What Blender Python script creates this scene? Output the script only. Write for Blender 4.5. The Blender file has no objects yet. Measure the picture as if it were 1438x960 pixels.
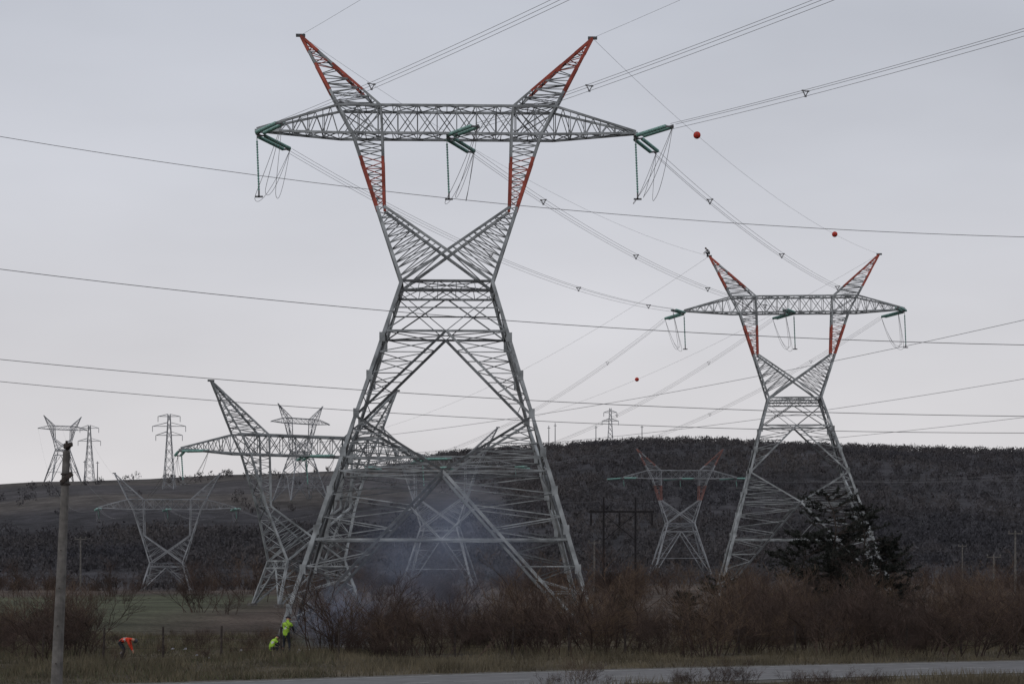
import bpy, math, random
import numpy as np
from mathutils import Vector, Matrix
random.seed(7); rng=np.random.default_rng(7)
S=bpy.context.scene
S.view_settings.view_transform='Standard'; S.view_settings.look='None'; S.view_settings.exposure=0
V=Vector
# ---------------------------------------------------------------- materials
def mat(name,col,rough=.8,metal=0.,var=.25,scale=3.,col2=None,bump=0.,spec=.3):
    m=bpy.data.materials.new(name); m.use_nodes=True
    nt=m.node_tree; b=nt.nodes['Principled BSDF']
    b.inputs['Roughness'].default_value=rough; b.inputs['Metallic'].default_value=metal
    b.inputs['Specular IOR Level'].default_value=spec
    tc=nt.nodes.new('ShaderNodeTexCoord'); n=nt.nodes.new('ShaderNodeTexNoise')
    n.inputs['Scale'].default_value=scale; n.inputs['Detail'].default_value=5
    nt.links.new(tc.outputs['Object'],n.inputs['Vector'])
    r=nt.nodes.new('ShaderNodeValToRGB')
    c=np.array(col); c2=np.array(col2) if col2 else c*(1+var)
    c1=c*(1-var) if not col2 else c
    r.color_ramp.elements[0].position=.35; r.color_ramp.elements[1].position=.68
    r.color_ramp.elements[0].color=(*c1,1); r.color_ramp.elements[1].color=(*c2,1)
    nt.links.new(n.outputs['Fac'],r.inputs['Fac']); nt.links.new(r.outputs['Color'],b.inputs['Base Color'])
    if bump:
        bp=nt.nodes.new('ShaderNodeBump'); bp.inputs['Strength'].default_value=bump; bp.inputs['Distance'].default_value=.05
        nt.links.new(n.outputs['Fac'],bp.inputs['Height']); nt.links.new(bp.outputs['Normal'],b.inputs['Normal'])
    return m
STEEL=mat('galvanised_steel',(.26,.275,.285),.6,.12,.42,.9)
DARK=mat('dark_backlit_steel',(.095,.10,.105),.7,.1,.35,1.5)  # dark steel copy; shade of backlit members put into its colour
RED=mat('red_tower_paint',(.33,.072,.05),.65,0,.35,1.2)
FSTEEL=mat('distant_hazed_galvanised_steel',(.235,.245,.262),.7,0,.3,.5)  # air haze painted in: flatter steel tone for far towers
FDARK=mat('distant_hazed_dark_steel',(.12,.125,.14),.8,0,.3,.5)  # backlit dark tone lifted by haze, both mixed into the colour
FRED=mat('distant_hazed_red_paint',(.18,.088,.078),.7,0,.3,1.)  # tower red muted by distance haze painted into its colour
GLASS=mat('green_glass_insulator',(.17,.33,.295),.35,0,.3,6.,spec=.6)
WIRE=mat('aluminium_conductor',(.17,.17,.18),.6,.2,.2,.5)
WIRED=mat('dark_cable',(.09,.09,.10),.7,0,.2,.5)
BALL=mat('orange_red_marker_paint',(.50,.035,.018),.55,0,.2,3)
BARK=mat('bark',(.045,.036,.032),.9,0,.4,8)
TWIG=mat('bare_twigs',(.062,.042,.035),.95,0,.6,.35)
TWIG2=mat('dry_stems',(.125,.086,.060),.95,0,.5,.35)
NEEDLE=mat('pine_needles',(.020,.023,.019),.85,0,.5,1.5)
FOREST=mat('leafless_forest',(.048,.047,.055),.95,0,.1,.012,col2=(.085,.076,.076))  # bluish cast of the distant air is mixed into the tree colour
CONC=mat('concrete_pole',(.13,.122,.115),.85,0,.3,4,bump=.3)
GRASS=mat('dry_grass_blades',(.115,.097,.064),.9,0,.5,.35)
GRASSG=mat('green_grass_blades',(.082,.088,.047),.9,0,.4,.5)
# ---------------------------------------------------------------- mesh builder
class MB:
    def __init__(s): s.v=[];s.f=[];s.m=[]
    def beam(s,a,b,w,m=0,w2=None,n=4):
        a=V(a);b=V(b);d=b-a
        if d.length<1e-5:return
        d.normalize(); u=d.cross(V((0,0,1)) if abs(d.z)<.9 else V((0,1,0))).normalized(); t=d.cross(u)
        w2=w if w2 is None else w2; k=len(s.v)
        for p,ww in((a,w),(b,w2)):
            for i in range(n):
                an=2*math.pi*(i+.5)/n; r=ww*(.7071 if n==4 else .5)
                s.v.append(p+u*math.cos(an)*r+t*math.sin(an)*r)
        for i in range(n):
            j=(i+1)%n; s.f.append((k+i,k+j,k+n+j,k+n+i)); s.m.append(m)
        s.f.append(tuple(range(k+n-1,k-1,-1))); s.m.append(m)
        s.f.append(tuple(range(k+n,k+2*n))); s.m.append(m)
    def chain(s,pts,w,m=0,n=3):
        for a,b in zip(pts[:-1],pts[1:]): s.beam(a,b,w,m,n=n)
    def rings(s,c0,ax,prof,m=0,n=10):
        ax=V(ax).normalized(); u=ax.cross(V((0,0,1)) if abs(ax.z)<.9 else V((0,1,0))).normalized(); t=ax.cross(u)
        k=len(s.v); c0=V(c0)
        for h,r in prof:
            for i in range(n):
                an=2*math.pi*i/n; s.v.append(c0+ax*h+u*math.cos(an)*r+t*math.sin(an)*r)
        for q in range(len(prof)-1):
            for i in range(n):
                j=(i+1)%n; s.f.append((k+q*n+i,k+q*n+j,k+(q+1)*n+j,k+(q+1)*n+i)); s.m.append(m)
        s.f.append(tuple(range(k+n-1,k-1,-1))); s.m.append(m)
        e=k+(len(prof)-1)*n; s.f.append(tuple(range(e,e+n))); s.m.append(m)
    def obj(s,name,mats,parent=None,loc=(0,0,0),smooth=False):
        loc=V(loc)
        me=bpy.data.meshes.new(name); me.from_pydata([tuple(p-loc) for p in s.v],[],s.f)
        for x in mats: me.materials.append(x)
        me.polygons.foreach_set('material_index',s.m)
        if smooth: me.polygons.foreach_set('use_smooth',[True]*len(s.f))
        o=bpy.data.objects.new(name,me); S.collection.objects.link(o)
        if parent: o.parent=parent
        else: o.location=loc
        return o
def empty(name,loc=(0,0,0)):
    e=bpy.data.objects.new(name,None); e.location=loc; S.collection.objects.link(e); return e
def npmesh(name,verts,faces,mats,mi=None):
    me=bpy.data.meshes.new(name); nv=len(verts); nf=len(faces); k=faces.shape[1]
    me.vertices.add(nv); me.vertices.foreach_set('co',verts.astype(np.float32).ravel())
    me.loops.add(nf*k); me.loops.foreach_set('vertex_index',faces.astype(np.int32).ravel())
    me.polygons.add(nf); me.polygons.foreach_set('loop_start',np.arange(0,nf*k,k,dtype=np.int32))
    for m in mats: me.materials.append(m)
    if mi is not None: me.polygons.foreach_set('material_index',mi.astype(np.int32))
    me.update(calc_edges=True); me.validate()
    o=bpy.data.objects.new(name,me); S.collection.objects.link(o); return o
# ---------------------------------------------------------------- terrain
RX=[-2500,-1200,-600,-309,-223,-94,-34,13,65,103,164,228,309,600,1200,2500]
RZ=[25,38,47,49,55,61.5,67.5,71.5,75.5,76.5,74.5,71,67.5,60,44,25]
def sm(t): t=np.clip(t,0,1); return t*t*(3-2*t)
def H(x,y):
    x=np.asarray(x,float);y=np.asarray(y,float)
    r=np.interp(x,RX,RZ)
    z=r*sm((y-430)/770.)
    far=sm((y-1250)/1500.); z=z*(1-.55*far)
    z=z+sm((y-450)/300.)*(2.0*np.sin(x*.021+1.3)*np.sin(y*.013)+1.0*np.sin(x*.05+y*.02))*(1-.6*sm((y-900)/250))
    z=z+sm((y-100)/80.)*.25*np.sin(x*.11+.7)*np.sin(y*.07)
    z=z-1.2*sm((y-330)/80.)*(1-sm((y-470)/100.))*sm((-x-20)/60.)
    z=z-1.8*np.exp(-(((x+5)/30.)**2+((y-150)/24.)**2)**1.6)
    return z
def h(x,y): return float(H(x,y))
xs=np.concatenate([np.linspace(-3500,-620,25),np.linspace(-600,-84,44),np.linspace(-80,80,81),np.linspace(84,600,44),np.linspace(620,3500,25)])
ys=np.concatenate([np.linspace(-600,40,9),np.linspace(50,200,76),np.linspace(204,460,60),np.linspace(470,1400,94),np.linspace(1440,5000,30)])
X,Y=np.meshgrid(xs,ys); Z=H(X,Y)
vv=np.stack([X.ravel(),Y.ravel(),Z.ravel()],1); nx=len(xs);ny=len(ys)
ii=(np.arange(ny-1)[:,None]*nx+np.arange(nx-1)[None,:]).ravel()
ff=np.stack([ii,ii+1,ii+nx+1,ii+nx],1)
gm=bpy.data.materials.new('field_and_hill_ground'); gm.use_nodes=True; nt=gm.node_tree; N=nt.nodes; L=nt.links
b=N['Principled BSDF']; b.inputs['Roughness'].default_value=.95; b.inputs['Specular IOR Level'].default_value=.1
at=N.new('ShaderNodeVertexColor'); at.layer_name='zone'
tc=N.new('ShaderNodeTexCoord')
def noise(sc,det=6,vec=None,stretch=None):
    n=N.new('ShaderNodeTexNoise'); n.inputs['Scale'].default_value=sc; n.inputs['Detail'].default_value=det
    if stretch:
        mp=N.new('ShaderNodeMapping'); mp.inputs['Scale'].default_value=stretch
        L.new(tc.outputs['Object'],mp.inputs['Vector']); L.new(mp.outputs['Vector'],n.inputs['Vector'])
    else: L.new(tc.outputs['Object'],n.inputs['Vector'])
    return n
n1=noise(.012,8,stretch=(1,.6,1)); n2=noise(.35,6); n3=noise(3.,4); n4=noise(.09,6)
def mr(n,a,b_,lo=.3,hi=.7):
    m=N.new('ShaderNodeMapRange'); m.inputs['From Min'].default_value=lo; m.inputs['From Max'].default_value=hi
    m.inputs['To Min'].default_value=a; m.inputs['To Max'].default_value=b_; L.new(n.outputs['Fac'],m.inputs['Value']); return m
def mul(a,b_):
    m=N.new('ShaderNodeMath'); m.operation='MULTIPLY'; L.new(a.outputs[0],m.inputs[0]); L.new(b_.outputs[0],m.inputs[1]); return m
f=mul(mul(mr(n1,.6,1.4),mr(n2,.75,1.25)),mul(mr(n3,.65,1.35),mr(n4,.6,1.4)))
vm=N.new('ShaderNodeVectorMath'); vm.operation='SCALE'; L.new(at.outputs['Color'],vm.inputs[0]); L.new(f.outputs[0],vm.inputs['Scale'])
L.new(vm.outputs[0],b.inputs['Base Color'])
bp=N.new('ShaderNodeBump'); bp.inputs['Strength'].default_value=.6; bp.inputs['Distance'].default_value=.2; L.new(n3.outputs['Fac'],bp.inputs['Height']); L.new(bp.outputs['Normal'],b.inputs['Normal'])
ground=npmesh('ground',vv,ff,[gm])
ground.data.polygons.foreach_set('use_smooth',[True]*len(ff))
near=np.array([.092,.077,.055]); brown=np.array([.082,.064,.054]); green=np.array([.080,.088,.054]); hill=np.array([.046,.044,.049]); fieldc=np.array([.074,.066,.062])  # hill tone carries the bluish aerial haze in its colour
x=vv[:,0];y=vv[:,1]
C=np.tile(near,(len(vv),1))
def bl(C,c,w): return C*(1-w[:,None])+c*w[:,None]
C=bl(C,brown,sm((y-115)/40))
C=bl(C,green,.9*sm((y-125)/20)*(1-sm((y-260)/50))*sm((-x-22)/14))
C=bl(C,hill,sm((y-420)/80))
strip=sm((y-760)/60)*sm((-x-10+.05*y)/90)
C=bl(C,fieldc,strip)
C=bl(C,hill*1.05,(sm((np.sin(y*.03+x*.004)+.3)*1.5))*strip*.7)
ca=ground.data.color_attributes.new('zone','FLOAT_COLOR','POINT')
ca.data.foreach_set('color',np.concatenate([C,np.ones((len(C),1))],1).astype(np.float32).ravel())
# ---------------------------------------------------------------- road
asph=mat('worn_asphalt',(.125,.122,.125),.7,0,.18,1.2,bump=.2)
paint=mat('road_paint',(.34,.34,.33),.7,0,.35,3)
gravel=mat('gravel_shoulder',(.10,.092,.08),.9,0,.4,5,bump=.5)
edge=[(-140,18),(-60,45),(-25,61.5),(-10.5,69.3),(2.8,77.0),(22,85.2),(60,97),(120,110),(260,130)]
def smooth_poly(P,n=14):
    out=[]
    for i in range(len(P)-1):
        p0=V(P[max(i-1,0)]);p1=V(P[i]);p2=V(P[i+1]);p3=V(P[min(i+2,len(P)-1)])
        for k in range(n):
            t=k/n; out.append(.5*((2*p1)+(p2-p0)*t+(2*p0-5*p1+4*p2-p3)*t*t+(3*p1-p0-3*p2+p3)*t**3))
    out.append(V(P[-1])); return out
EP=smooth_poly([V((a,b_,0)) for a,b_ in edge])
def strip_mesh(name,o1,o2,z,m,parent):
    mb=MB()
    for i,p in enumerate(EP):
        d=(EP[min(i+1,len(EP)-1)]-EP[max(i-1,0)]).normalized(); nn=V((d.y,-d.x,0))
        mb.v+= [p+nn*o1+V((0,0,z)),p+nn*o2+V((0,0,z))]
        if i: k=2*i; mb.f.append((k-2,k-1,k+1,k)); mb.m.append(0)
    return mb.obj(name,[m],parent)
road=empty('road')
strip_mesh('gravel_shoulder',-1.2,9.6,.012,gravel,road)
strip_mesh('asphalt',0,8.2,.03,asph,road)
strip_mesh('edge_line',.25,.4,.036,paint,road)
strip_mesh('edge_line_far',7.8,7.95,.036,paint,road)
def strip_d(name,off,parent):
    mb=MB()
    for i in range(1,len(EP)):
        a=EP[i-1];c=EP[i];d=(c-a);n_=max(1,int(d.length/3)); dn=d.normalized(); nn=V((dn.y,-dn.x,0))
        for k in range(n_):
            if (k+i)%2: continue
            p=a+d*k/n_; q=a+d*(k+1)/n_; kk=len(mb.v)
            for r,o in((p,off),(p,off+.13),(q,off+.13),(q,off)): mb.v.append(r+nn*o+V((0,0,.036)))
            mb.f.append((kk,kk+1,kk+2,kk+3)); mb.m.append(0)
    mb.obj(name,[paint],parent)
strip_d('centre_line',4.0,road)
# ---------------------------------------------------------------- lattice towers
def tower_mesh(B,wleg=1.,wl=1.,red=True,asym=0.,det=1.,wadd=0.):
    mb=MB()
    def bm(a,b_,w,m=None):
        if m is None: m=1 if random.random()<.38 else 0
        mb.beam(a,b_,w*(wleg if w>=.15 else wl*.78),m)
    def lerp(a,b_,t): return V(a)*(1-t)+V(b_)*t
    def zig(a0,a1,b0,b1,n,w,m=None,struts=True):
        n=max(2,round(n*det))
        for i in range(n):
            p=lerp(a0,a1,i/n); q=lerp(b0,b1,(i+.5)/n); r=lerp(a0,a1,(i+1)/n)
            bm(p,q,w,m); bm(q,r,w,m)
            if struts and i: bm(p,lerp(b0,b1,i/n),w,m)
    def xx(a0,a1,b0,b1,n,w,m=None):
        n=max(2,round(n*det))
        for i in range(n):
            bm(lerp(a0,a1,i/n),lerp(b0,b1,(i+1)/n),w,m); bm(lerp(b0,b1,i/n),lerp(a0,a1,(i+1)/n),w,m)
            bm(lerp(a0,a1,(i+1)/n),lerp(b0,b1,(i+1)/n),w,m)
    W0,D0=3.4,2.4; Wf,Df=W0+.298*B+wadd,D0+.19*B
    def leg(sx,sy,z): t=1-z/B; return V((sx*(W0+(Wf-W0)*t)+asym*t,sy*(D0+(Df-D0)*t),z))
    for sx in(-1,1):
        for sy in(-1,1):
            bm(leg(sx,sy,0),leg(sx,sy,B*.48),.30,0); bm(leg(sx,sy,B*.48),leg(sx,sy,B),.25,0)
            mb.beam(leg(sx,sy,0)+V((0,0,-.5)),leg(sx,sy,0)+V((0,0,.35)),.8,3)
            if B>20:
                for k in range(1,9): p=leg(sx,sy,B*k/9.5); mb.beam(p-V((0,0,.35)),p+V((0,0,.35)),.42,0)
    faces=[((-1,-1),(1,-1)),((-1,1),(1,1)),((-1,-1),(-1,1)),((1,-1),(1,1))]
    for A,C_ in faces:
        side=A[0]==C_[0]
        la=lambda z:leg(A[0],A[1],z); lc=lambda z:leg(C_[0],C_[1],z); mid=lambda z:(la(z)+lc(z))/2
        bm(la(B),lc(B),.18); bm(la(B-.75),lc(B-.75),.16); 
        xx(la(B),lc(B),la(B-.75),lc(B-.75),5,.07)
        if B>20:
            z4,z3,z2,z1=B*.86,B*.625,B*.475,B*.29
            bm(la(z4),lc(z4),.16); bm(la(B*.925),lc(B*.925),.12)
            bm(la(z4),mid(B*.975),.12); bm(lc(z4),mid(B*.975),.12); bm(la(B*.97),mid(z4),.08); bm(lc(B*.97),mid(z4),.08)
            for l in(la,lc):
                bm(mid(z4),l(z3),.18); bm(l(z3),mid(z2),.18); bm(mid(z2),l(0),.20)
                zig(l(z4),l(z3),mid(z4),l(z3),4,.085,struts=not side)
                zig(l(z3),l(z2),l(z3),mid(z2),4,.09)
                zig(l(z2),l(z1),mid(z2),lerp(mid(z2),l(0),(z2-z1)/z2),2 if side else 3,.10,struts=False)
                zig(l(z1),l(0),lerp(mid(z2),l(0),(z2-z1)/z2),l(0),3 if side else 4,.10)
                if not side: bm(l(z2),mid(z2),.10)
                q=lerp(mid(z2),l(0),(z2-z1)/z2)
                bm(q,l(z1),.15); bm(mid(z1),q,.15)
                bm(mid(z1),lerp(mid(z2),l(0),.2),.09)
        else:
            zt=B*.84; bm(la(zt),lc(zt),.15); bm(la(zt),mid(B-.75),.1); bm(lc(zt),mid(B-.75),.1)
            z1=B*.33
            for l in(la,lc):
                bm(mid(zt),l(0),.17); zig(l(zt),l(0),mid(zt),l(0),4 if B<9 else 5,.09)
            if B>9: bm(la(z1),lc(z1),.14)
    if B>20:
        for z in(B*.29,B*.475,B*.86,B):
            bm(leg(-1,-1,z),leg(1,1,z),.09); bm(leg(-1,1,z),leg(1,-1,z),.09)
    J=B+5.8; TB=B+11.3; TT=B+13.4; PK=B+18.9; dj=1.15; dt=1.2
    R=2 if red else 0
    for s in(-1,1):
        for sy in(-1,1):
            wo=V((s*W0,sy*D0,B)); jo=V((s*5.3,sy*dj,J)); ji=V((s*4.75,sy*dj,J))
            to=V((s*7.1,sy*dt,TB)); ti=V((s*4.9,sy*dt,TB)); wi=V((-s*W0,sy*D0,B)); cx=V((0,sy*(D0+(dj-D0)*.41),B+2.4))
            bm(wo,jo,.22,0); bm(wi,cx,.2,0); bm(cx,ji,.2,0)
            zig(wo,jo,cx,ji,6,.085)
            bm(wo,cx,.10)
            k=.68; mo=lerp(jo,to,k); mi_=lerp(ji,ti,k)
            bm(jo,mo,.25,R); bm(mo,to,.2,0); bm(ji,mi_,.21,R); bm(mi_,ti,.18,0)
            zig(jo,mo,ji,mi_,4,.08,R if (red and sy<0) else None); zig(mo,to,mi_,ti,2,.08)
            bm(to,V((s*8.2,sy*dt,TT)),.15,0); bm(ti,V((s*5.,sy*dt,TT)),.15,0); bm(to,V((s*5.,sy*dt,TT)),.1); bm(ti,V((s*8.2,sy*dt,TT)),.1)
        xx(V((s*W0,-D0,B)),V((s*5.3,-dj,J)),V((s*W0,D0,B)),V((s*5.3,dj,J)),4,.08)
        xx(V((s*5.3,-dj,J)),V((s*7.1,-dt,TB)),V((s*5.3,dj,J)),V((s*7.1,dt,TB)),4,.08)
        tip=V((s*11.1,0,PK)); bs=[V((s*5.,-dt,TT)),V((s*8.2,-dt,TT)),V((s*8.2,dt,TT)),V((s*5.,dt,TT))]
        for i,p in enumerate(bs):
            bm(p,lerp(p,tip,.22),.17,0); bm(lerp(p,tip,.22),lerp(p,tip,.6),.19,R); bm(lerp(p,tip,.6),lerp(p,tip,.78),.16,0 if s<0 else R); bm(lerp(p,tip,.78),tip,.19,R)
        for i in range(4):
            p,q=bs[i],bs[(i+1)%4]; e=.93; mm=R if (red and i in(0,)) else None
            zig(p,lerp(p,tip,.5),q,lerp(q,tip,.5),4,.075); zig(lerp(p,tip,.5),lerp(p,tip,e),lerp(q,tip,.5),lerp(q,tip,e),3,.075,mm)
        bm(tip+V((-.35,0,0)),tip+V((.35,0,.0)),.2,1)
        tp=V((s*14.4,0,TB+.35))
        for sy in(-1,1):
            a=V((s*8.2,sy*dt,TB)); c=V((s*8.2,sy*dt,TT)); e1=tp+V((0,sy*.18,0))
            bm(a,e1,.17,0); bm(c,e1+V((0,0,.12)),.16,0)
            zig(a,lerp(a,e1,.93),c,lerp(c,e1,.93),5,.075)
        xx(V((s*8.2,-dt,TB)),tp+V((0,-.18,0)),V((s*8.2,dt,TB)),tp+V((0,.18,0)),5,.075)
        bm(tp+V((0,-.5,-.1)),tp+V((0,.5,-.1)),.25,0)
    for sy in(-1,1):
        a0,a1=V((-8.2,sy*dt,TB)),V((8.2,sy*dt,TB)); c0,c1=V((-8.2,sy*dt,TT)),V((8.2,sy*dt,TT))
        bm(a0,a1,.18,0); bm(c0,c1,.18,0); xx(a0,a1,c0,c1,11,.08)
    for z in(TB,TT):
        xx(V((-8.2,-dt,z)),V((8.2,-dt,z)),V((-8.2,dt,z)),V((8.2,dt,z)),8,.075)
    return mb
def tower(px,D,B,rot,wleg=1.,wl=1.,red=True,zoff=0.,far=False,asym=0.,det=1.,scale=1.,wadd=0.):
    mb=tower_mesh(B,wleg,wl,red,asym,det,wadd)
    base=V((px,D,h(px,D)+zoff)); M=Matrix.Translation(base)@Matrix.Rotation(math.radians(rot),4,'Z')@Matrix.Scale(scale,4)
    e=empty('lattice_transmission_tower',base)
    mb.v=[M@p for p in mb.v]
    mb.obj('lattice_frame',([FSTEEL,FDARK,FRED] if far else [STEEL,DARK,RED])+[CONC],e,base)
    att=[M@V((-14.4,0,B+11.4)),M@V((0,0,B+11.3)),M@V((14.4,0,B+11.4))]
    pk=[M@V((-11.1,0,B+18.9)),M@V((11.1,0,B+18.9))]
    return dict(e=e,base=base,att=att,pk=pk,rot=rot)
T1=tower(-4.95,151.5,27.3,2.0,asym=-.6,wadd=.25)
T2=tower(37.1,262,26.1,-4,1.05,1.05,asym=1.1)
T3=tower(-22.2,215,4.9,32,1.0,1.0,red=False)
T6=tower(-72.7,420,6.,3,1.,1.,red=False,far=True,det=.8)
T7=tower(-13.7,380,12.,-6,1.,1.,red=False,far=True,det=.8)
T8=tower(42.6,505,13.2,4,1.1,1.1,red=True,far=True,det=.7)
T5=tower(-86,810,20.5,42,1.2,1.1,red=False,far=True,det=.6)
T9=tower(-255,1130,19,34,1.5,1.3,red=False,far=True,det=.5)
# insulators
def string(mb,a,b_,r=.15,n=None,wm=0):
    a=V(a);b_=V(b_);d=b_-a;Ln=d.length; n=n or int(Ln/.2); st=Ln/n; prof=[(0,.04)]
    for i in range(n):
        prof+=[(i*st+.02,.05),(i*st+st*.35,r),(i*st+st*.6,r*.9),(i*st+st*.95,.05)]
    mb.rings(a,d,prof,wm,n=8)
def strain(T,dirs,Ln=5.4,wscale=1.,loopz=4.8,n=None):
    mb=MB(); jb=MB(); ends=[]
    for P in T['att']:
        ee=[]
        for d in dirs:
            d=V(d).normalized(); side=d.cross(V((0,0,1))).normalized()
            e=P+d*Ln+V((0,0,-.035*Ln))
            for s_ in(-.3,.3):
                string(mb,P+d*.7+side*s_+V((0,0,-.03)),P+d*(Ln-.5)+side*s_+V((0,0,-.035*Ln+.02)),.15*wscale,n)
            jb.beam(P,P+d*.7,.12*wscale); jb.beam(P+d*.7-side*.35,P+d*.7+side*.35,.1*wscale)
            jb.beam(e-d*.5-side*.35,e-d*.5+side*.35,.12*wscale); jb.beam(e-d*.5,e,.12*wscale)
            ee.append(e)
        if len(ee)==2:
            mid=(ee[0]+ee[1])/2; sh=V((P.x-mid.x,P.y-mid.y,0))
            for k,off in enumerate((-.25,0,.25)):
                pts=[]
                for i in range(21):
                    t=i/20; w_=1-abs(2*t-1)**2.2; p=ee[0]*(1-t)+ee[1]*t; z=-(loopz-.5*(k==1)-.25*(k==2))*(1-abs(2*t-1)**2.8)
                    pts.append(p+sh*w_*(.95-.25*k)+V((off*w_,0,z)))
                jb.chain(pts,.04*wscale,0)
            pz=V((P.x,P.y,P.z-.5)); q=V((P.x+.15,P.y,P.z-loopz+.5))
            string(mb,pz,q,.085*wscale,n); jb.beam(P,pz,.05)
            jb.beam(q,q+V((0,0,-.5)),.12*wscale); jb.beam(q+V((-.3,0,-.45)),q+V((.3,0,-.45)),.12*wscale)
        ends.append(ee)
    mb.obj('insulator_strings',[GLASS],T['e'],T['base']); jb.obj('jumper_loops',[WIRE],T['e'],T['base'])
    return ends
DF=V((19.5,-38,0)); D12=T2['base']-T1['base']; D12.z=0
D27=T7['base']-T2['base']; D27.z=0
E1=strain(T1,[DF,D12]); E2=strain(T2,[-D12,D27],wscale=1.1)
D3r=V((92,-110,0)); D36=T6['base']-T3['base']; D36.z=0
E3=strain(T3,[D3r,D36],loopz=3.5)
E6=strain(T6,[-D36,V((-30,100,0))],loopz=2.5,wscale=1.5,n=12)
E7=strain(T7,[-D27,V((60,100,0))],loopz=2.5,wscale=1.3,n=12)
E8=strain(T8,[V((50,-60,0)),V((-60,50,0))],loopz=2.5,wscale=1.6,n=10)
# conductors
def para(a,b_,sag,n=40):
    a=V(a);b_=V(b_); return [a*(1-t)+b_*t-V((0,0,4*sag*t*(1-t))) for t in [i/n for i in range(n+1)]]
def line(name,a,b_,sag,w=.045,bundle=3,m=WIRE,spacer=26,sw=1.,n=40):
    a=V(a);b_=V(b_); pts=para(a,b_,sag,n); d=(b_-a); side=V((d.y,-d.x,0)).normalized(); mb=MB()
    offs={1:[(0,0)],2:[(-.2,0),(.2,0)],3:[(-.22,.1),(.22,.1),(0,-.26)]}[bundle]
    for o,z in offs: mb.chain([p+side*o+V((0,0,z)) for p in pts],w)
    if bundle>1 and spacer:
        k=int(d.length/spacer)
        for i in range(1,k+1):
            t=(i-.4)/k; p=a*(1-t)+b_*t-V((0,0,4*sag*t*(1-t)))
            c=[p+side*o+V((0,0,z)) for o,z in offs]
            for j in range(len(c)): mb.beam(c[j],c[(j+1)%len(c)],.05*sw); mb.beam(c[j]-side*.07,c[j]+side*.07,.09*sw)
    return mb.obj(name,[m],None,a)
for i in range(3):
    a=E1[i][0]; line('power_line',a,a+DF*5.2+V((0,0,6)),(4.8,4.4,5.6)[i],w=.036,n=60)
    line('power_line',E1[i][1],E2[i][0],2.2,w=.036,sw=1.3)
    line('power_line',E2[i][1],E7[i][0],4.,w=.036,sw=.6)
    line('power_line',E3[i][1],E6[i][0],4.,w=.036,bundle=2,sw=.6)
    a=E3[i][0]; line('power_line',a,a+D3r*1.25+V((0,0,15-i*2)),4.5,w=.036,bundle=1,m=WIRED)
    a=E7[i][1]; line('power_line',a,E8[i][1],6,w=.035,bundle=1)
    a=E8[i][0]; line('power_line',a,a+V((220,-200,16)),9,w=.04,bundle=1)
    a=E6[i][1]; line('power_line',a,T9['att'][i],14,w=.05,bundle=1)
for k in(0,1):
    line('shield_wire',T1['pk'][k],T1['pk'][k]+DF*5.2+V((0,0,10)),4,w=.026,bundle=1)
    line('shield_wire',T1['pk'][k],T2['pk'][k],2.2,w=.026,bundle=1)
    line('shield_wire',T2['pk'][k],T7['pk'][k],2.5,w=.03,bundle=1)
def ball(p,r=.33):
    mb=MB(); prof=[]
    for i in range(1,12):
        an=math.pi*i/12; prof.append((-r*math.cos(an),r*math.sin(an)))
    mb.rings(p,(1,0,0),prof,0,14); mb.rings(V(p),(1,0,0),[(-.012,r*1.04),(.012,r*1.04)],1,14); mb.obj('aerial_marker_ball',[BALL,DARK],None,p,True)
def onpara(a,b_,sag,t): return V(a)*(1-t)+V(b_)*t-V((0,0,4*sag*t*(1-t)))
for t in(.25,.76): ball(onpara(T1['pk'][1],T2['pk'][1],2.2,t))
ball(onpara(T2['pk'][1],T7['pk'][1],2.5,.546),.34)
def cz(y,D=110): return 4+(797-y)/2796*D
for ya,yb,sg,w in((49,328,3.9,.036),(269,479.5,3.0,.042),(418,576,2.5,.04),(449,592,2.7,.036)):
    line('power_line',(-56,110,cz(ya)),(56,110,cz(yb)),sg,w=w,bundle=1,m=WIRED)
# ---------------------------------------------------------------- distant suspension towers, masts, portal, poles
def mast(x,y,ht,w,arms,wm=1.):
    mb=MB(); z0=h(x,y); b0=V((x,y,z0)); N_=9
    def c(sx,sy,t): ww=w*(1-t)**1.2*.5+.5; return b0+V((sx*ww,sy*ww,ht*t))
    cs=[(-1,-1),(1,-1),(1,1),(-1,1)]
    for i in range(N_):
        for j in range(4):
            p,q=cs[j],cs[(j+1)%4]; mb.beam(c(*p,i/N_),c(*p,(i+1)/N_),.22*wm)
            mb.beam(c(*p,i/N_),c(*q,(i+1)/N_),.11*wm); mb.beam(c(*q,i/N_),c(*p,(i+1)/N_),.11*wm)
    for t,aw in arms:
        for s in(-1,1):
            tip=b0+V((s*aw,0,ht*t)); 
            for sy in(-1,1): mb.beam(c(s,sy,t),tip,.18*wm); mb.beam(c(s,sy,min(1,t+.05)),tip,.18*wm)
            mb.beam(tip,tip-V((0,0,2.5)),.2*wm,0)
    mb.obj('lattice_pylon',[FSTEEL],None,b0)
mast(-155,900,34,4,[(.72,6),(.84,7.5),(.97,5)],1.2)
mast(-225,1060,30,4,[(.72,6),(.95,5)],1.2)
mast(60,1215,26,3,[(.7,5),(.9,4)],1.6)
def pole(x,y,ht,r0,r1,lean=(0,0)):
    z0=h(x,y); mb=MB(); b0=V((x,y,z0)); mb.rings(b0-V((0,0,.3)),V((lean[0],lean[1],ht)),[(0,r0),(ht*.5,(r0+r1)/2),(ht,r1),(ht+.02,r1*.5)],0,8)
    return mb,b0
for x,y,ht in((22,1190,17),(26,1200,19),(51,1210,16),(-236,1100,12),(-229,1100,11),(79,1210,15)):
    mb,b0=pole(x,y,ht,.3,.2); mb.beam(b0+V((-.9,0,ht*.9)),b0+V((.9,0,ht*.9)),.3); mb.obj('radio_mast',[FDARK],None,b0)
mb=MB(); bx=14.2; by=300; g=h(bx,by)
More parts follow.
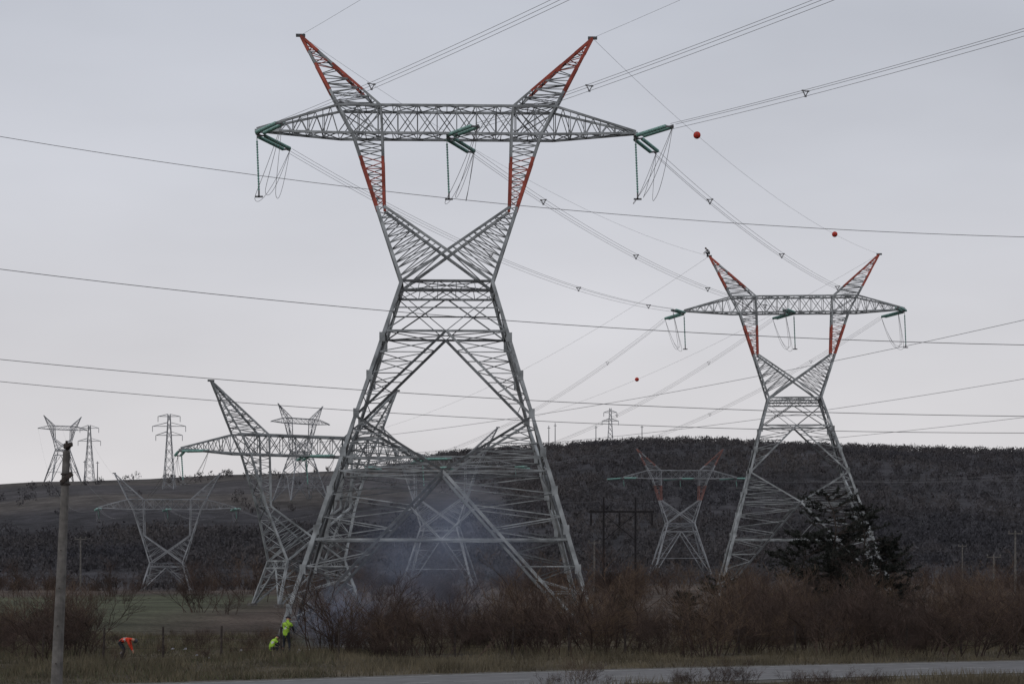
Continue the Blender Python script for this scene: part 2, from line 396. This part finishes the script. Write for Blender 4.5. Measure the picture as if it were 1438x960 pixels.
for s in(-2.4,2.4):
    mb.rings((bx+2+s,by,g-.5),(0,0,1),[(0,.2),(15,.14)],0,8)
mb.beam((bx-2.6,by,g+12.3),(bx+7.2,by,g+12.3),.28); mb.beam((bx-.4,by,g+8),(bx+4.4,by,g+12),.12); mb.beam((bx-.4,by,g+12),(bx+4.4,by,g+8),.12)
for dx in(-2.3,2,6.9): mb.rings((bx+dx,by,g+12.1),(0,0,-1),[(0,.08),(.3,.16),(1.6,.16),(1.9,.05)],0,8)
mb.obj('wooden_utility_portal',[mat('creosoted_wood',(.018,.016,.018),.9,0,.3,4)],None,(bx,by,g))
for x,y,ht in((63.2,250,9.2),(60.5,250,6),(-65,300,9),(12,290,8),(95,420,9)):
    mb,b0=pole(x,y,ht,.16,.11)
    mb.beam(b0+V((-.9,0,ht*.93)),b0+V((.9,0,ht*.93)),.12)
    for dx in(-.8,0,.8): mb.rings(b0+V((dx,0,ht*.94)),(0,0,1),[(0,.04),(.1,.09),(.3,.05)],0,6)
    mb.obj('utility_pole',[CONC],None,b0)
mb=MB(); b0=V((-13.75,60,0)); top=V((-13.42,60,7.55))
ax=top-b0
mb.rings(b0-ax.normalized()*.4,ax,[(0,.185),(2,.168),(4,.15),(6,.13),(7.9,.112),(7.95,.07)],0,14)
mb.rings(b0+ax*.86,ax,[(0,.155),(.06,.155)],1,14); mb.rings(b0+ax*.9,ax,[(0,.15),(.05,.15)],1,14)
for zz in(.15,.3,.45,.6): mb.rings(b0+ax*zz+V((0,-.17,0)),(0,-1,0),[(0,.02),(.04,.02)],1,6)
mb.beam(top,top+V((.12,-.1,.12)),.07,1); mb.beam(top+V((-.02,-.05,.1)),top+V((.2,-.25,.16)),.15,1,.1); mb.beam(top+V((0,0,.02)),top+V((0,0,.28)),.06,1)
mb.beam(b0+ax*.87+V((-.1,-.1,0)),b0+ax*.9+V((.22,-.12,.05)),.12,1)
mb.obj('concrete_lamp_post',[CONC,BARK],None,b0)
mb=MB(); fp=[]; random.seed(3)
for i in range(26):
    x_=-26+i*2.6; y_=88+.25*(x_+26)*.35+random.uniform(-.2,.2); ln=random.uniform(-.05,.05)
    mb.rings((x_,y_,-.2),(ln,0,1),[(0,.055),(1.55+random.uniform(-.1,.1),.045)],0,6); fp.append(V((x_,y_,0)))
for z in(.45,.85,1.2):
    for a,b_ in zip(fp[:-1],fp[1:]): mb.chain(para(a+V((0,0,z)),b_+V((0,0,z)),.04,4),.012,0)
mb.obj('wire_fence',[BARK],None,fp[0])
# ---------------------------------------------------------------- vegetation
def bush_mesh(hh,seed,stems=16,spread=.6,name='bush'):
    random.seed(seed); mb=MB()
    def br(p,d,Ln,r,lev):
        n=3; pts=[p]
        for i in range(n):
            d=(d+V((random.gauss(0,.16),random.gauss(0,.16),random.gauss(.04,.1)))).normalized(); pts.append(pts[-1]+d*Ln/n)
        for i in range(n): mb.beam(pts[i],pts[i+1],2*r*(1-i/n*.5),0 if lev<2 else 1,2*r*(1-(i+1)/n*.5),n=3)
        if lev<3:
            for k in range((6,5,4)[lev]):
                q=pts[1+int(random.random()*n)]
                dd=(d+V((random.gauss(0,.55),random.gauss(0,.55),random.gauss(.1,.3)))).normalized()
                br(q,dd,Ln*random.uniform(.4,.62),r*.55,lev+1)
    for s in range(stems):
        a=random.uniform(0,6.28); rr=random.uniform(0,spread)*hh*.5
        br(V((math.cos(a)*rr,math.sin(a)*rr,-.1)),V((math.cos(a)*spread*random.random(),math.sin(a)*spread*random.random(),1)).normalized(),hh*random.uniform(.4,.85),.016*hh/2,0)
    me=bpy.data.meshes.new(name); me.from_pydata([tuple(v) for v in mb.v],[],mb.f); me.materials.append(TWIG); me.materials.append(TWIG2 if seed%3==0 else TWIG)
    me.polygons.foreach_set('material_index',mb.m); return me
BM=[bush_mesh(2.6,s,(9,7,10,5,12)[s-1],(.7,.9,.6,1.1,.5)[s-1]) for s in(1,2,3,4,5)]
random.seed(11)
def scatter(name,pts,smin,smax,meshes,pw=1.):
    e=empty(name)
    for i,(x_,y_) in enumerate(pts):
        o=bpy.data.objects.new('shrub',random.choice(meshes)); S.collection.objects.link(o); o.parent=e
        s=smin+(smax-smin)*random.random()**pw; o.location=(x_,y_,h(x_,y_)-.05); o.rotation_euler=(random.uniform(-.12,.12),random.uniform(-.12,.12),random.uniform(0,6.28)); o.scale=(s*random.uniform(.9,1.6),s*random.uniform(.9,1.6),s)
def road_y(x_): return float(np.interp(x_,[e_[0] for e_ in edge],[e_[1] for e_ in edge]))
pts=[]
for i in range(380):
    px=random.uniform(455,1500); y_=random.uniform(88,128); x_=(px-719)/2796*y_
    if y_<road_y(x_)+3.5: continue
    if math.sin(x_*.55+math.sin(y_*.2)*2)<-.6: continue
    pts.append((x_,y_))
scatter('bush_thicket',pts,.35,1.35,BM,1.7)
pts=[]
for i in range(46):
    px=random.uniform(-60,135); y_=random.uniform(84,118); pts.append(((px-719)/2796*y_,y_))
scatter('bush_thicket',pts,.35,1.15,BM,1.5)
pts=[]
for i in range(330):
    px=random.uniform(-80,1520); y_=random.uniform(150,430); x_=(px-719)/2796*y_
    if px<450 and y_<290 and random.random()<.75: continue
    pts.append((x_,y_))
scatter('scrub',pts,.5,1.9,BM,1.8)
pts=[(random.uniform(-22,-9),random.uniform(86,140)) for i in range(60)]+[((random.uniform(760,1300)-719)/2796*y_,y_) for y_ in [random.uniform(66.5,70) for _ in range(34)]]
scatter('weeds',pts,.1,.32,BM)
def forest(name,P,hs,tri,per):
    P=np.array(P); n=len(P); base=np.stack([P[:,0],P[:,1],H(P[:,0],P[:,1])],1)
    hh=rng.uniform(hs[0],hs[1],n)
    c=np.repeat(base,per,0); hr=np.repeat(hh,per)
    u=rng.normal(size=(n*per,3)); u/=np.linalg.norm(u,axis=1)[:,None]; u*=rng.uniform(.2,1,(n*per,1))**.6
    c=c+u*np.stack([hr*.6,hr*.6,hr*.45],1)+np.stack([0*hr,0*hr,hr*.42],1)
    vs=c[:,None,:]+rng.normal(size=(n*per,3,3))*tri*np.array([1,1,1.5])
    vs=vs.reshape(-1,3); f_=np.arange(len(vs)).reshape(-1,3)
    return npmesh(name,vs,f_,[FOREST])
P=[]
while len(P)<6700:
    y_=random.uniform(540,1270)
    px=random.uniform(-150,1600); x_=(px-719)/2796*y_
    if y_>700:
        edge_px=560+.35*(1200-y_)
        hedge=abs(math.sin(y_*.021+x_*.012))<.10 or abs(math.sin(x_*.017-y_*.006))<.05
        if px<edge_px and random.random()<(.80 if hedge else .985): continue
    dens=.5+.5*math.sin(x_*.02+1)*math.sin(y_*.017)
    if random.random()>.45+.55*dens: continue
    P.append((x_,y_))
forest('distant_forest',P,(2.5,5.5),.30,54)
P=[]
for i in range(420):
    y_=random.uniform(430,600); px=random.uniform(-100,1550); P.append(((px-719)/2796*y_,y_))
forest('tree_belt',P,(2.5,5.5),.2,130)
def pine(x_,y_,ht,seed,wid=.3,dens=1.):
    random.seed(seed); mb=MB(); b0=V((x_,y_,h(x_,y_)))
    tp=[b0]; 
    for i in range(1,9): tp.append(b0+V((random.gauss(0,.09)*i*.5,random.gauss(0,.09)*i*.5,ht*i/8)))
    for i in range(8): mb.beam(tp[i],tp[i+1],.26*(1-i/8.6)*ht/9+.03,0,.26*(1-(i+1)/8.6)*ht/9+.03,n=6)
    def tuft(p,sz,k):
        for _ in range(int(k*dens)):
            d=V((random.gauss(0,1),random.gauss(0,1),random.gauss(.35,.8))).normalized()*sz*random.uniform(.6,1.2); s=V((random.gauss(0,1),random.gauss(0,1),random.gauss(0,1)))*.024
            kk=len(mb.v); mb.v+= [p-s,p+s,p+d]; mb.f.append((kk,kk+1,kk+2)); mb.m.append(1)
    z=.12
    while z<.99:
        i=min(7,int(z*8)); p0=tp[i].lerp(tp[i+1],z*8-i)
        for k in range(random.randint(2,5)):
            a=random.uniform(0,6.28); Ln=ht*wid*(1.02-z)**.5*random.uniform(.3,1.4)+.3
            if z<.3: Ln*=.8
            d=V((math.cos(a),math.sin(a),random.uniform(-.1,.55))).normalized(); p=p0; n=6; bare=random.random()<.28
            for s in range(n):
                d=(d+V((random.gauss(0,.15),random.gauss(0,.15),random.gauss(.03,.1)))).normalized(); q=p+d*Ln/n
                mb.beam(p,q,.06*(1-s/7),0,.06*(1-(s+1)/7),n=3)
                if s>0:
                    for _ in range(2):
                        sd=V((d.y,-d.x,0))*random.choice((-1,1)); e=q+(sd*.7+d*.6+V((0,0,random.gauss(.08,.2))))*Ln*.18
                        mb.beam(q,e,.025,0,n=3)
                        if not bare and random.random()<.7: tuft(e,.26,11); tuft(q.lerp(e,.5),.22,8)
                    if not bare: tuft(q,.22,7)
                p=q
        z+=random.uniform(.024,.052)
    mb.obj('pine_tree',[BARK,NEEDLE],None,b0)
pine(22.6,140,9.8,1,.42,1.1); pine(25.2,141.5,8.8,2,.38,1.1); pine(20.2,139,7.4,3,.42,1.); pine(27.2,143,6.2,9,.38,1.); pine(23.9,144,7.4,14,.42,1.)
pine(15.0,143,4.6,4,.42,.6); pine(13.2,150,3.6,5,.45,.6); pine(8.8,160,3.4,6,.4,.5)
def grass(name,n,xr,yr,hr,m):
    yy=rng.uniform(yr[0],yr[1],n); px=rng.uniform(xr[0],xr[1],n); xx_=(px-719)/2796*yy
    cl=np.sin(xx_*1.3+np.sin(yy*.8)*2)*np.sin(yy*1.1+np.cos(xx_)*1.5)
    keep=(rng.uniform(-1,1,n)<cl+.25)
    ry=np.interp(xx_,[e_[0] for e_ in edge],[e_[1] for e_ in edge])
    keep&=((yy>ry+1.)|(yy<ry-10.6)); yy=yy[keep];xx_=xx_[keep];n=len(yy)
    zz=H(xx_,yy); hh=rng.uniform(hr[0],hr[1],n)*(1+.6*np.sin(xx_*.5)*np.sin(yy*.3)); a=rng.uniform(0,6.28,n); w=.016
    p=np.stack([xx_,yy,zz-.02],1); s=np.stack([np.cos(a),np.sin(a),0*a],1)*w
    t=p+np.stack([rng.normal(0,.35,n)*hh,rng.normal(0,.35,n)*hh,hh],1)
    vs=np.stack([p-s,p+s,t],1).reshape(-1,3); return npmesh(name,vs,np.arange(len(vs)).reshape(-1,3),[m])
grass('dry_grass',110000,(-60,1500),(60,100),(.12,.42),GRASS)
grass('dry_grass',50000,(-60,1500),(100,150),(.15,.5),GRASS)
grass('green_grass',30000,(-60,470),(66,130),(.08,.25),GRASSG)
mb=MB(); random.seed(5)
for i in range(14):
    x_=random.uniform(-18,-9.5); y_=random.uniform(86,96); s=random.uniform(.03,.11)
    k=len(mb.v)
    for q in((-1,-.6,0),(1,-.5,.2),(.8,.7,.9),(-.7,.5,.6),(0,0,1.1)): mb.v.append(V((x_+q[0]*s,y_+q[1]*s,.1+q[2]*s)))
    for fa in((0,1,4),(1,2,4),(2,3,4),(3,0,4)): mb.f.append(tuple(k+j for j in fa)); mb.m.append(0)
mb.obj('litter',[mat('plastic_litter',(.24,.24,.26),.6,0,.3,3)],None,(-15,88,0))
# ---------------------------------------------------------------- people
SKIN=mat('skin',(.42,.24,.17),.6,0,.08,5); HIVIS=mat('hi_vis_yellow_green',(.30,.50,.05),.8,0,.25,4); HRED=mat('hi_vis_red',(.60,.05,.02),.8,0,.25,4)
NAVY=mat('dark_work_trousers',(.025,.028,.035),.9,0,.3,5); REFL=mat('reflective_tape',(.45,.45,.45),.4,0,.05,5); HAIR=mat('dark_hair',(.02,.016,.014),.8,0,.2,20); HELD=mat('dark_helmet',(.05,.05,.06),.5,0,.1,5)
def person(name,loc,rot,J,vest,helmet,scale=1.,sleeve=1):
    bones=[('pelvis','spine',2),('spine','chest',2),('chest','neck',2),('neck','head0',0),('head0','head1',0)]
    rad=dict(pelvis=.15,spine=.145,chest=.165,neck=.06,head0=.085,head1=.095)
    for s in 'LR':
        bones+=[('chest','sh'+s,2),('sh'+s,'el'+s,sleeve),('el'+s,'wr'+s,sleeve),('wr'+s,'ha'+s,0),('pelvis','hip'+s,1),('hip'+s,'kn'+s,1),('kn'+s,'an'+s,1),('an'+s,'to'+s,3)]
        rad.update({'sh'+s:.075,'el'+s:.055,'wr'+s:.038,'ha'+s:.04,'hip'+s:.10,'kn'+s:.068,'an'+s:.05,'to'+s:.045})
    names=list(rad); J=dict(J)
    fb=[]
    for s in 'LR':
        hd=(V(J['ha'+s])-V(J['wr'+s])).normalized(); sd=hd.cross(V((0,0,1)) if abs(hd.z)<.9 else V((1,0,0))).normalized()
        for k,(o,l) in enumerate(((-.03,.07),(-.01,.085),(.01,.08),(.03,.062))):
            n1_='f%s%da'%(s,k); n2_='f%s%db'%(s,k); J[n1_]=V(J['ha'+s])+sd*o+hd*l*.6; J[n2_]=V(J[n1_])+hd*l*.4+V((0,0,-.02))
            rad[n1_]=.011; rad[n2_]=.009; names+=[n1_,n2_]; fb+=[('ha'+s,n1_,0),(n1_,n2_,0)]
        J['t'+s]=V(J['wr'+s]).lerp(V(J['ha'+s]),.6)+sd*-.06+hd*.03; rad['t'+s]=.012; names.append('t'+s); fb.append(('ha'+s,'t'+s,0))
    bones+=fb
    me=bpy.data.meshes.new('b'); me.from_pydata([tuple(J[n]) for n in names],[(names.index(a),names.index(b_)) for a,b_,_ in bones],[])
    o=bpy.data.objects.new('tmp',me); S.collection.objects.link(o)
    sk=o.modifiers.new('s','SKIN'); 
    for i,n_ in enumerate(names):
        me.skin_vertices[0].data[i].radius=(rad[n_],rad[n_]); me.skin_vertices[0].data[i].use_root=(n_=='pelvis')
    o.modifiers.new('u','SUBSURF').levels=1; o.modifiers['u'].render_levels=1
    dg=bpy.context.evaluated_depsgraph_get(); me2=bpy.data.meshes.new_from_object(o.evaluated_get(dg)); bpy.data.objects.remove(o)
    for m in(SKIN,NAVY,vest,HAIR,REFL): me2.materials.append(m)
    P0=np.array([tuple(J[a]) for a,_,_ in bones]); P1=np.array([tuple(J[b_]) for _,b_,_ in bones]); R0=np.array([(rad[a]+rad[b_])/2 for a,b_,_ in bones])
    for p in me2.polygons:
        c=np.array(p.center); d=P1-P0; t=np.clip(((c-P0)*d).sum(1)/((d*d).sum(1)+1e-9),0,1); ds=np.linalg.norm(P0+d*t[:,None]-c,axis=1)-R0
        k=int(np.argmin(ds)); mi=bones[k][2]
        if bones[k][0]=='spine' and .3<t[k]<.55: mi=4
        p.material_index=mi; p.use_smooth=True
    e=empty(name,loc); e.rotation_euler=(0,0,math.radians(rot)); e.scale=(scale,)*3
    bo=bpy.data.objects.new('body',me2); S.collection.objects.link(bo); bo.parent=e
    h0=V(J['head0']);h1=V(J['head1']); up=(h1-h0).normalized(); fw=V(J.get('face',(0,1,0))).normalized(); fw=(fw-up*fw.dot(up)).normalized(); sd=fw.cross(up); c=(h0+h1)/2+up*.0
    mb=MB(); mb.rings(c+fw*.085-up*.01,fw,[(0,.02),(.03,.012)],0,6)
    for s in(-1,1):
        mb.rings(c+fw*.082+sd*s*.033+up*.025,fw,[(0,.014),(.01,.008)],3,6); mb.rings(c+sd*s*.09,sd*s,[(0,.03),(.02,.024)],0,8)
    mb.beam(c+fw*.088-up*.05-sd*.025,c+fw*.088-up*.05+sd*.025,.012,3)
    prof=[(0,.135),(.015,.135),(.016,.115)]+[(.02+.11*math.sin(a),.115*math.cos(a)) for a in(.2,.5,.8,1.1,1.4)]
    mb.rings(c+up*.055,up,prof,5,14)
    mb.obj('head_details',[SKIN,NAVY,vest,HAIR,REFL,helmet],e,(0,0,0),False)
    return e
stand=dict(pelvis=(0,0,.95),spine=(.0,.05,1.12),chest=(.0,.12,1.34),neck=(0,.18,1.5),head0=(0,.22,1.57),head1=(0,.26,1.68),face=(0,1,-.4),
 shL=(-.2,.12,1.4),elL=(-.27,.25,1.16),wrL=(-.16,.48,1.1),haL=(-.12,.56,1.1),shR=(.2,.12,1.4),elR=(.28,.24,1.15),wrR=(.15,.47,1.08),haR=(.11,.55,1.07),
 hipL=(-.1,0,.9),knL=(-.14,.08,.48),anL=(-.17,0,.09),toL=(-.19,.17,.04),hipR=(.1,0,.9),knR=(.13,.1,.48),anR=(.19,-.02,.09),toR=(.21,.15,.04))
bend=dict(pelvis=(0,-.15,.82),spine=(0,.02,.93),chest=(0,.24,.98),neck=(0,.4,.96),head0=(0,.48,.93),head1=(0,.58,.88),face=(0,.2,-1),
 shL=(-.19,.26,.96),elL=(-.24,.34,.68),wrL=(-.18,.42,.44),haL=(-.16,.45,.36),shR=(.19,.26,.96),elR=(.25,.36,.68),wrR=(.17,.46,.46),haR=(.14,.5,.38),
 hipL=(-.1,-.14,.78),knL=(-.15,.06,.44),anL=(-.17,-.1,.09),toL=(-.19,.07,.04),hipR=(.1,-.14,.78),knR=(.15,.08,.44),anR=(.18,-.06,.09),toR=(.2,.11,.04))
crouch=dict(pelvis=(0,-.12,.38),spine=(0,-.05,.55),chest=(0,.1,.76),neck=(0,.2,.88),head0=(0,.26,.93),head1=(0,.34,1.01),face=(0,1,-.6),
 shL=(-.19,.1,.8),elL=(-.27,.3,.6),wrL=(-.14,.5,.5),haL=(-.1,.57,.46),shR=(.19,.1,.8),elR=(.27,.3,.58),wrR=(.15,.5,.46),haR=(.12,.56,.4),
 hipL=(-.1,-.1,.36),knL=(-.2,.28,.46),anL=(-.17,.02,.09),toL=(-.19,.19,.04),hipR=(.1,-.1,.36),knR=(.2,.26,.44),anR=(.18,.0,.09),toR=(.2,.17,.04))
person('worker',(-10.5,92.5,0),-20,stand,HIVIS,HELD)
person('worker',(-10.95,91,0),-50,crouch,HIVIS,HELD,.85)
person('worker',(-17.1,87.5,0),-90,bend,HRED,HELD,.92,2)
pk=T2['pk'][0]
person('worker',(pk.x-.1,pk.y-.1,pk.z-.1),70,crouch,NAVY,HELD,1.1)
# ---------------------------------------------------------------- smoke
def smoke(name,loc,sc,dens,rot=(0,0,0)):
    mb=MB(); prof=[(-math.cos(math.pi*i/10),math.sin(math.pi*i/10)) for i in range(1,10)]
    mb.rings((0,0,0),(0,0,1),prof,0,14)
    m=bpy.data.materials.new(name); m.use_nodes=True; nt=m.node_tree; nt.nodes.clear(); o=nt.nodes.new('ShaderNodeOutputMaterial')
    pv=nt.nodes.new('ShaderNodeVolumePrincipled'); pv.inputs['Color'].default_value=(.62,.73,.98,1); pv.inputs['Anisotropy'].default_value=.2
    tc=nt.nodes.new('ShaderNodeTexCoord'); n=nt.nodes.new('ShaderNodeTexNoise'); n.inputs['Scale'].default_value=1.6; n.inputs['Detail'].default_value=2
    ln=nt.nodes.new('ShaderNodeVectorMath'); ln.operation='LENGTH'
    nt.links.new(tc.outputs['Object'],n.inputs['Vector']); nt.links.new(tc.outputs['Object'],ln.inputs[0])
    a=nt.nodes.new('ShaderNodeMapRange'); a.inputs['From Min'].default_value=1; a.inputs['From Max'].default_value=.1; a.inputs['To Min'].default_value=0; a.inputs['To Max'].default_value=1; nt.links.new(ln.outputs['Value'],a.inputs['Value'])
    c=nt.nodes.new('ShaderNodeMapRange'); c.inputs['From Min'].default_value=.36; c.inputs['From Max'].default_value=.7; nt.links.new(n.outputs['Fac'],c.inputs['Value'])
    mu=nt.nodes.new('ShaderNodeMath'); mu.operation='MULTIPLY'; nt.links.new(a.outputs[0],mu.inputs[0]); nt.links.new(c.outputs[0],mu.inputs[1])
    m2=nt.nodes.new('ShaderNodeMath'); m2.operation='MULTIPLY'; nt.links.new(mu.outputs[0],m2.inputs[0]); m2.inputs[1].default_value=dens
    nt.links.new(m2.outputs[0],pv.inputs['Density']); nt.links.new(pv.outputs[0],o.inputs['Volume'])
    ob=mb.obj(name,[m],None,(0,0,0)); ob.location=loc; ob.scale=sc; ob.rotation_euler=rot
smoke('smoke',(-8.6,98,1.6),(2.8,2.2,2.3),.34)
smoke('smoke',(-4.7,126,5.4),(6.6,6.5,6.0),.095)
# ---------------------------------------------------------------- sky & sun
w=bpy.data.worlds.new('World'); S.world=w; w.use_nodes=True; nt=w.node_tree; N=nt.nodes; L=nt.links
N.clear(); out=N.new('ShaderNodeOutputWorld')
sky=N.new('ShaderNodeTexSky'); sky.sky_type='NISHITA'; sky.sun_disc=False; sky.sun_elevation=math.radians(32); sky.sun_rotation=math.radians(215)
b1=N.new('ShaderNodeBackground'); b1.inputs['Strength'].default_value=.06; L.new(sky.outputs[0],b1.inputs['Color'])
tc=N.new('ShaderNodeTexCoord'); sep=N.new('ShaderNodeSeparateXYZ'); L.new(tc.outputs['Generated'],sep.inputs[0])
r=N.new('ShaderNodeValToRGB'); cr=r.color_ramp; cr.elements[0].position=0; cr.elements[0].color=(.73,.70,.71,1); cr.elements[1].position=1; cr.elements[1].color=(.56,.58,.62,1)
for p,c in((.09,(.69,.675,.70)),(.19,(.615,.625,.675)),(.30,(.535,.56,.625))): e=cr.elements.new(p); e.color=(*c,1)
L.new(sep.outputs['Z'],r.inputs['Fac'])
mp=N.new('ShaderNodeMapping'); mp.inputs['Scale'].default_value=(1,1,3.2); L.new(tc.outputs['Generated'],mp.inputs['Vector'])
n=N.new('ShaderNodeTexNoise'); n.inputs['Scale'].default_value=3.5; n.inputs['Detail'].default_value=4; n.inputs['Roughness'].default_value=.45; L.new(mp.outputs[0],n.inputs['Vector'])
m=N.new('ShaderNodeMapRange'); m.inputs['From Min'].default_value=.3; m.inputs['From Max'].default_value=.7; m.inputs['To Min'].default_value=.90; m.inputs['To Max'].default_value=1.08; L.new(n.outputs['Fac'],m.inputs['Value'])
vm=N.new('ShaderNodeVectorMath'); vm.operation='SCALE'; L.new(r.outputs['Color'],vm.inputs[0]); L.new(m.outputs[0],vm.inputs['Scale'])
b2=N.new('ShaderNodeBackground'); b2.inputs['Strength'].default_value=1.; L.new(vm.outputs[0],b2.inputs['Color'])
mx=N.new('ShaderNodeMixShader'); mx.inputs[0].default_value=.93; L.new(b1.outputs[0],mx.inputs[1]); L.new(b2.outputs[0],mx.inputs[2]); L.new(mx.outputs[0],out.inputs['Surface'])
sd=bpy.data.lights.new('sun','SUN'); sd.energy=.55; sd.angle=math.radians(20); sd.color=(1,.96,.9); so=bpy.data.objects.new('sun',sd); S.collection.objects.link(so)
so.rotation_euler=(math.radians(58),0,math.radians(-35))
# ---------------------------------------------------------------- camera
cd=bpy.data.cameras.new('camera'); cd.lens=70; cd.sensor_width=36; cd.shift_y=317/1438; cd.clip_end=9000; cd.clip_start=.5
co=bpy.data.objects.new('camera',cd); co.location=(0,0,4); co.rotation_euler=(math.radians(90),0,0); S.collection.objects.link(co); S.camera=co
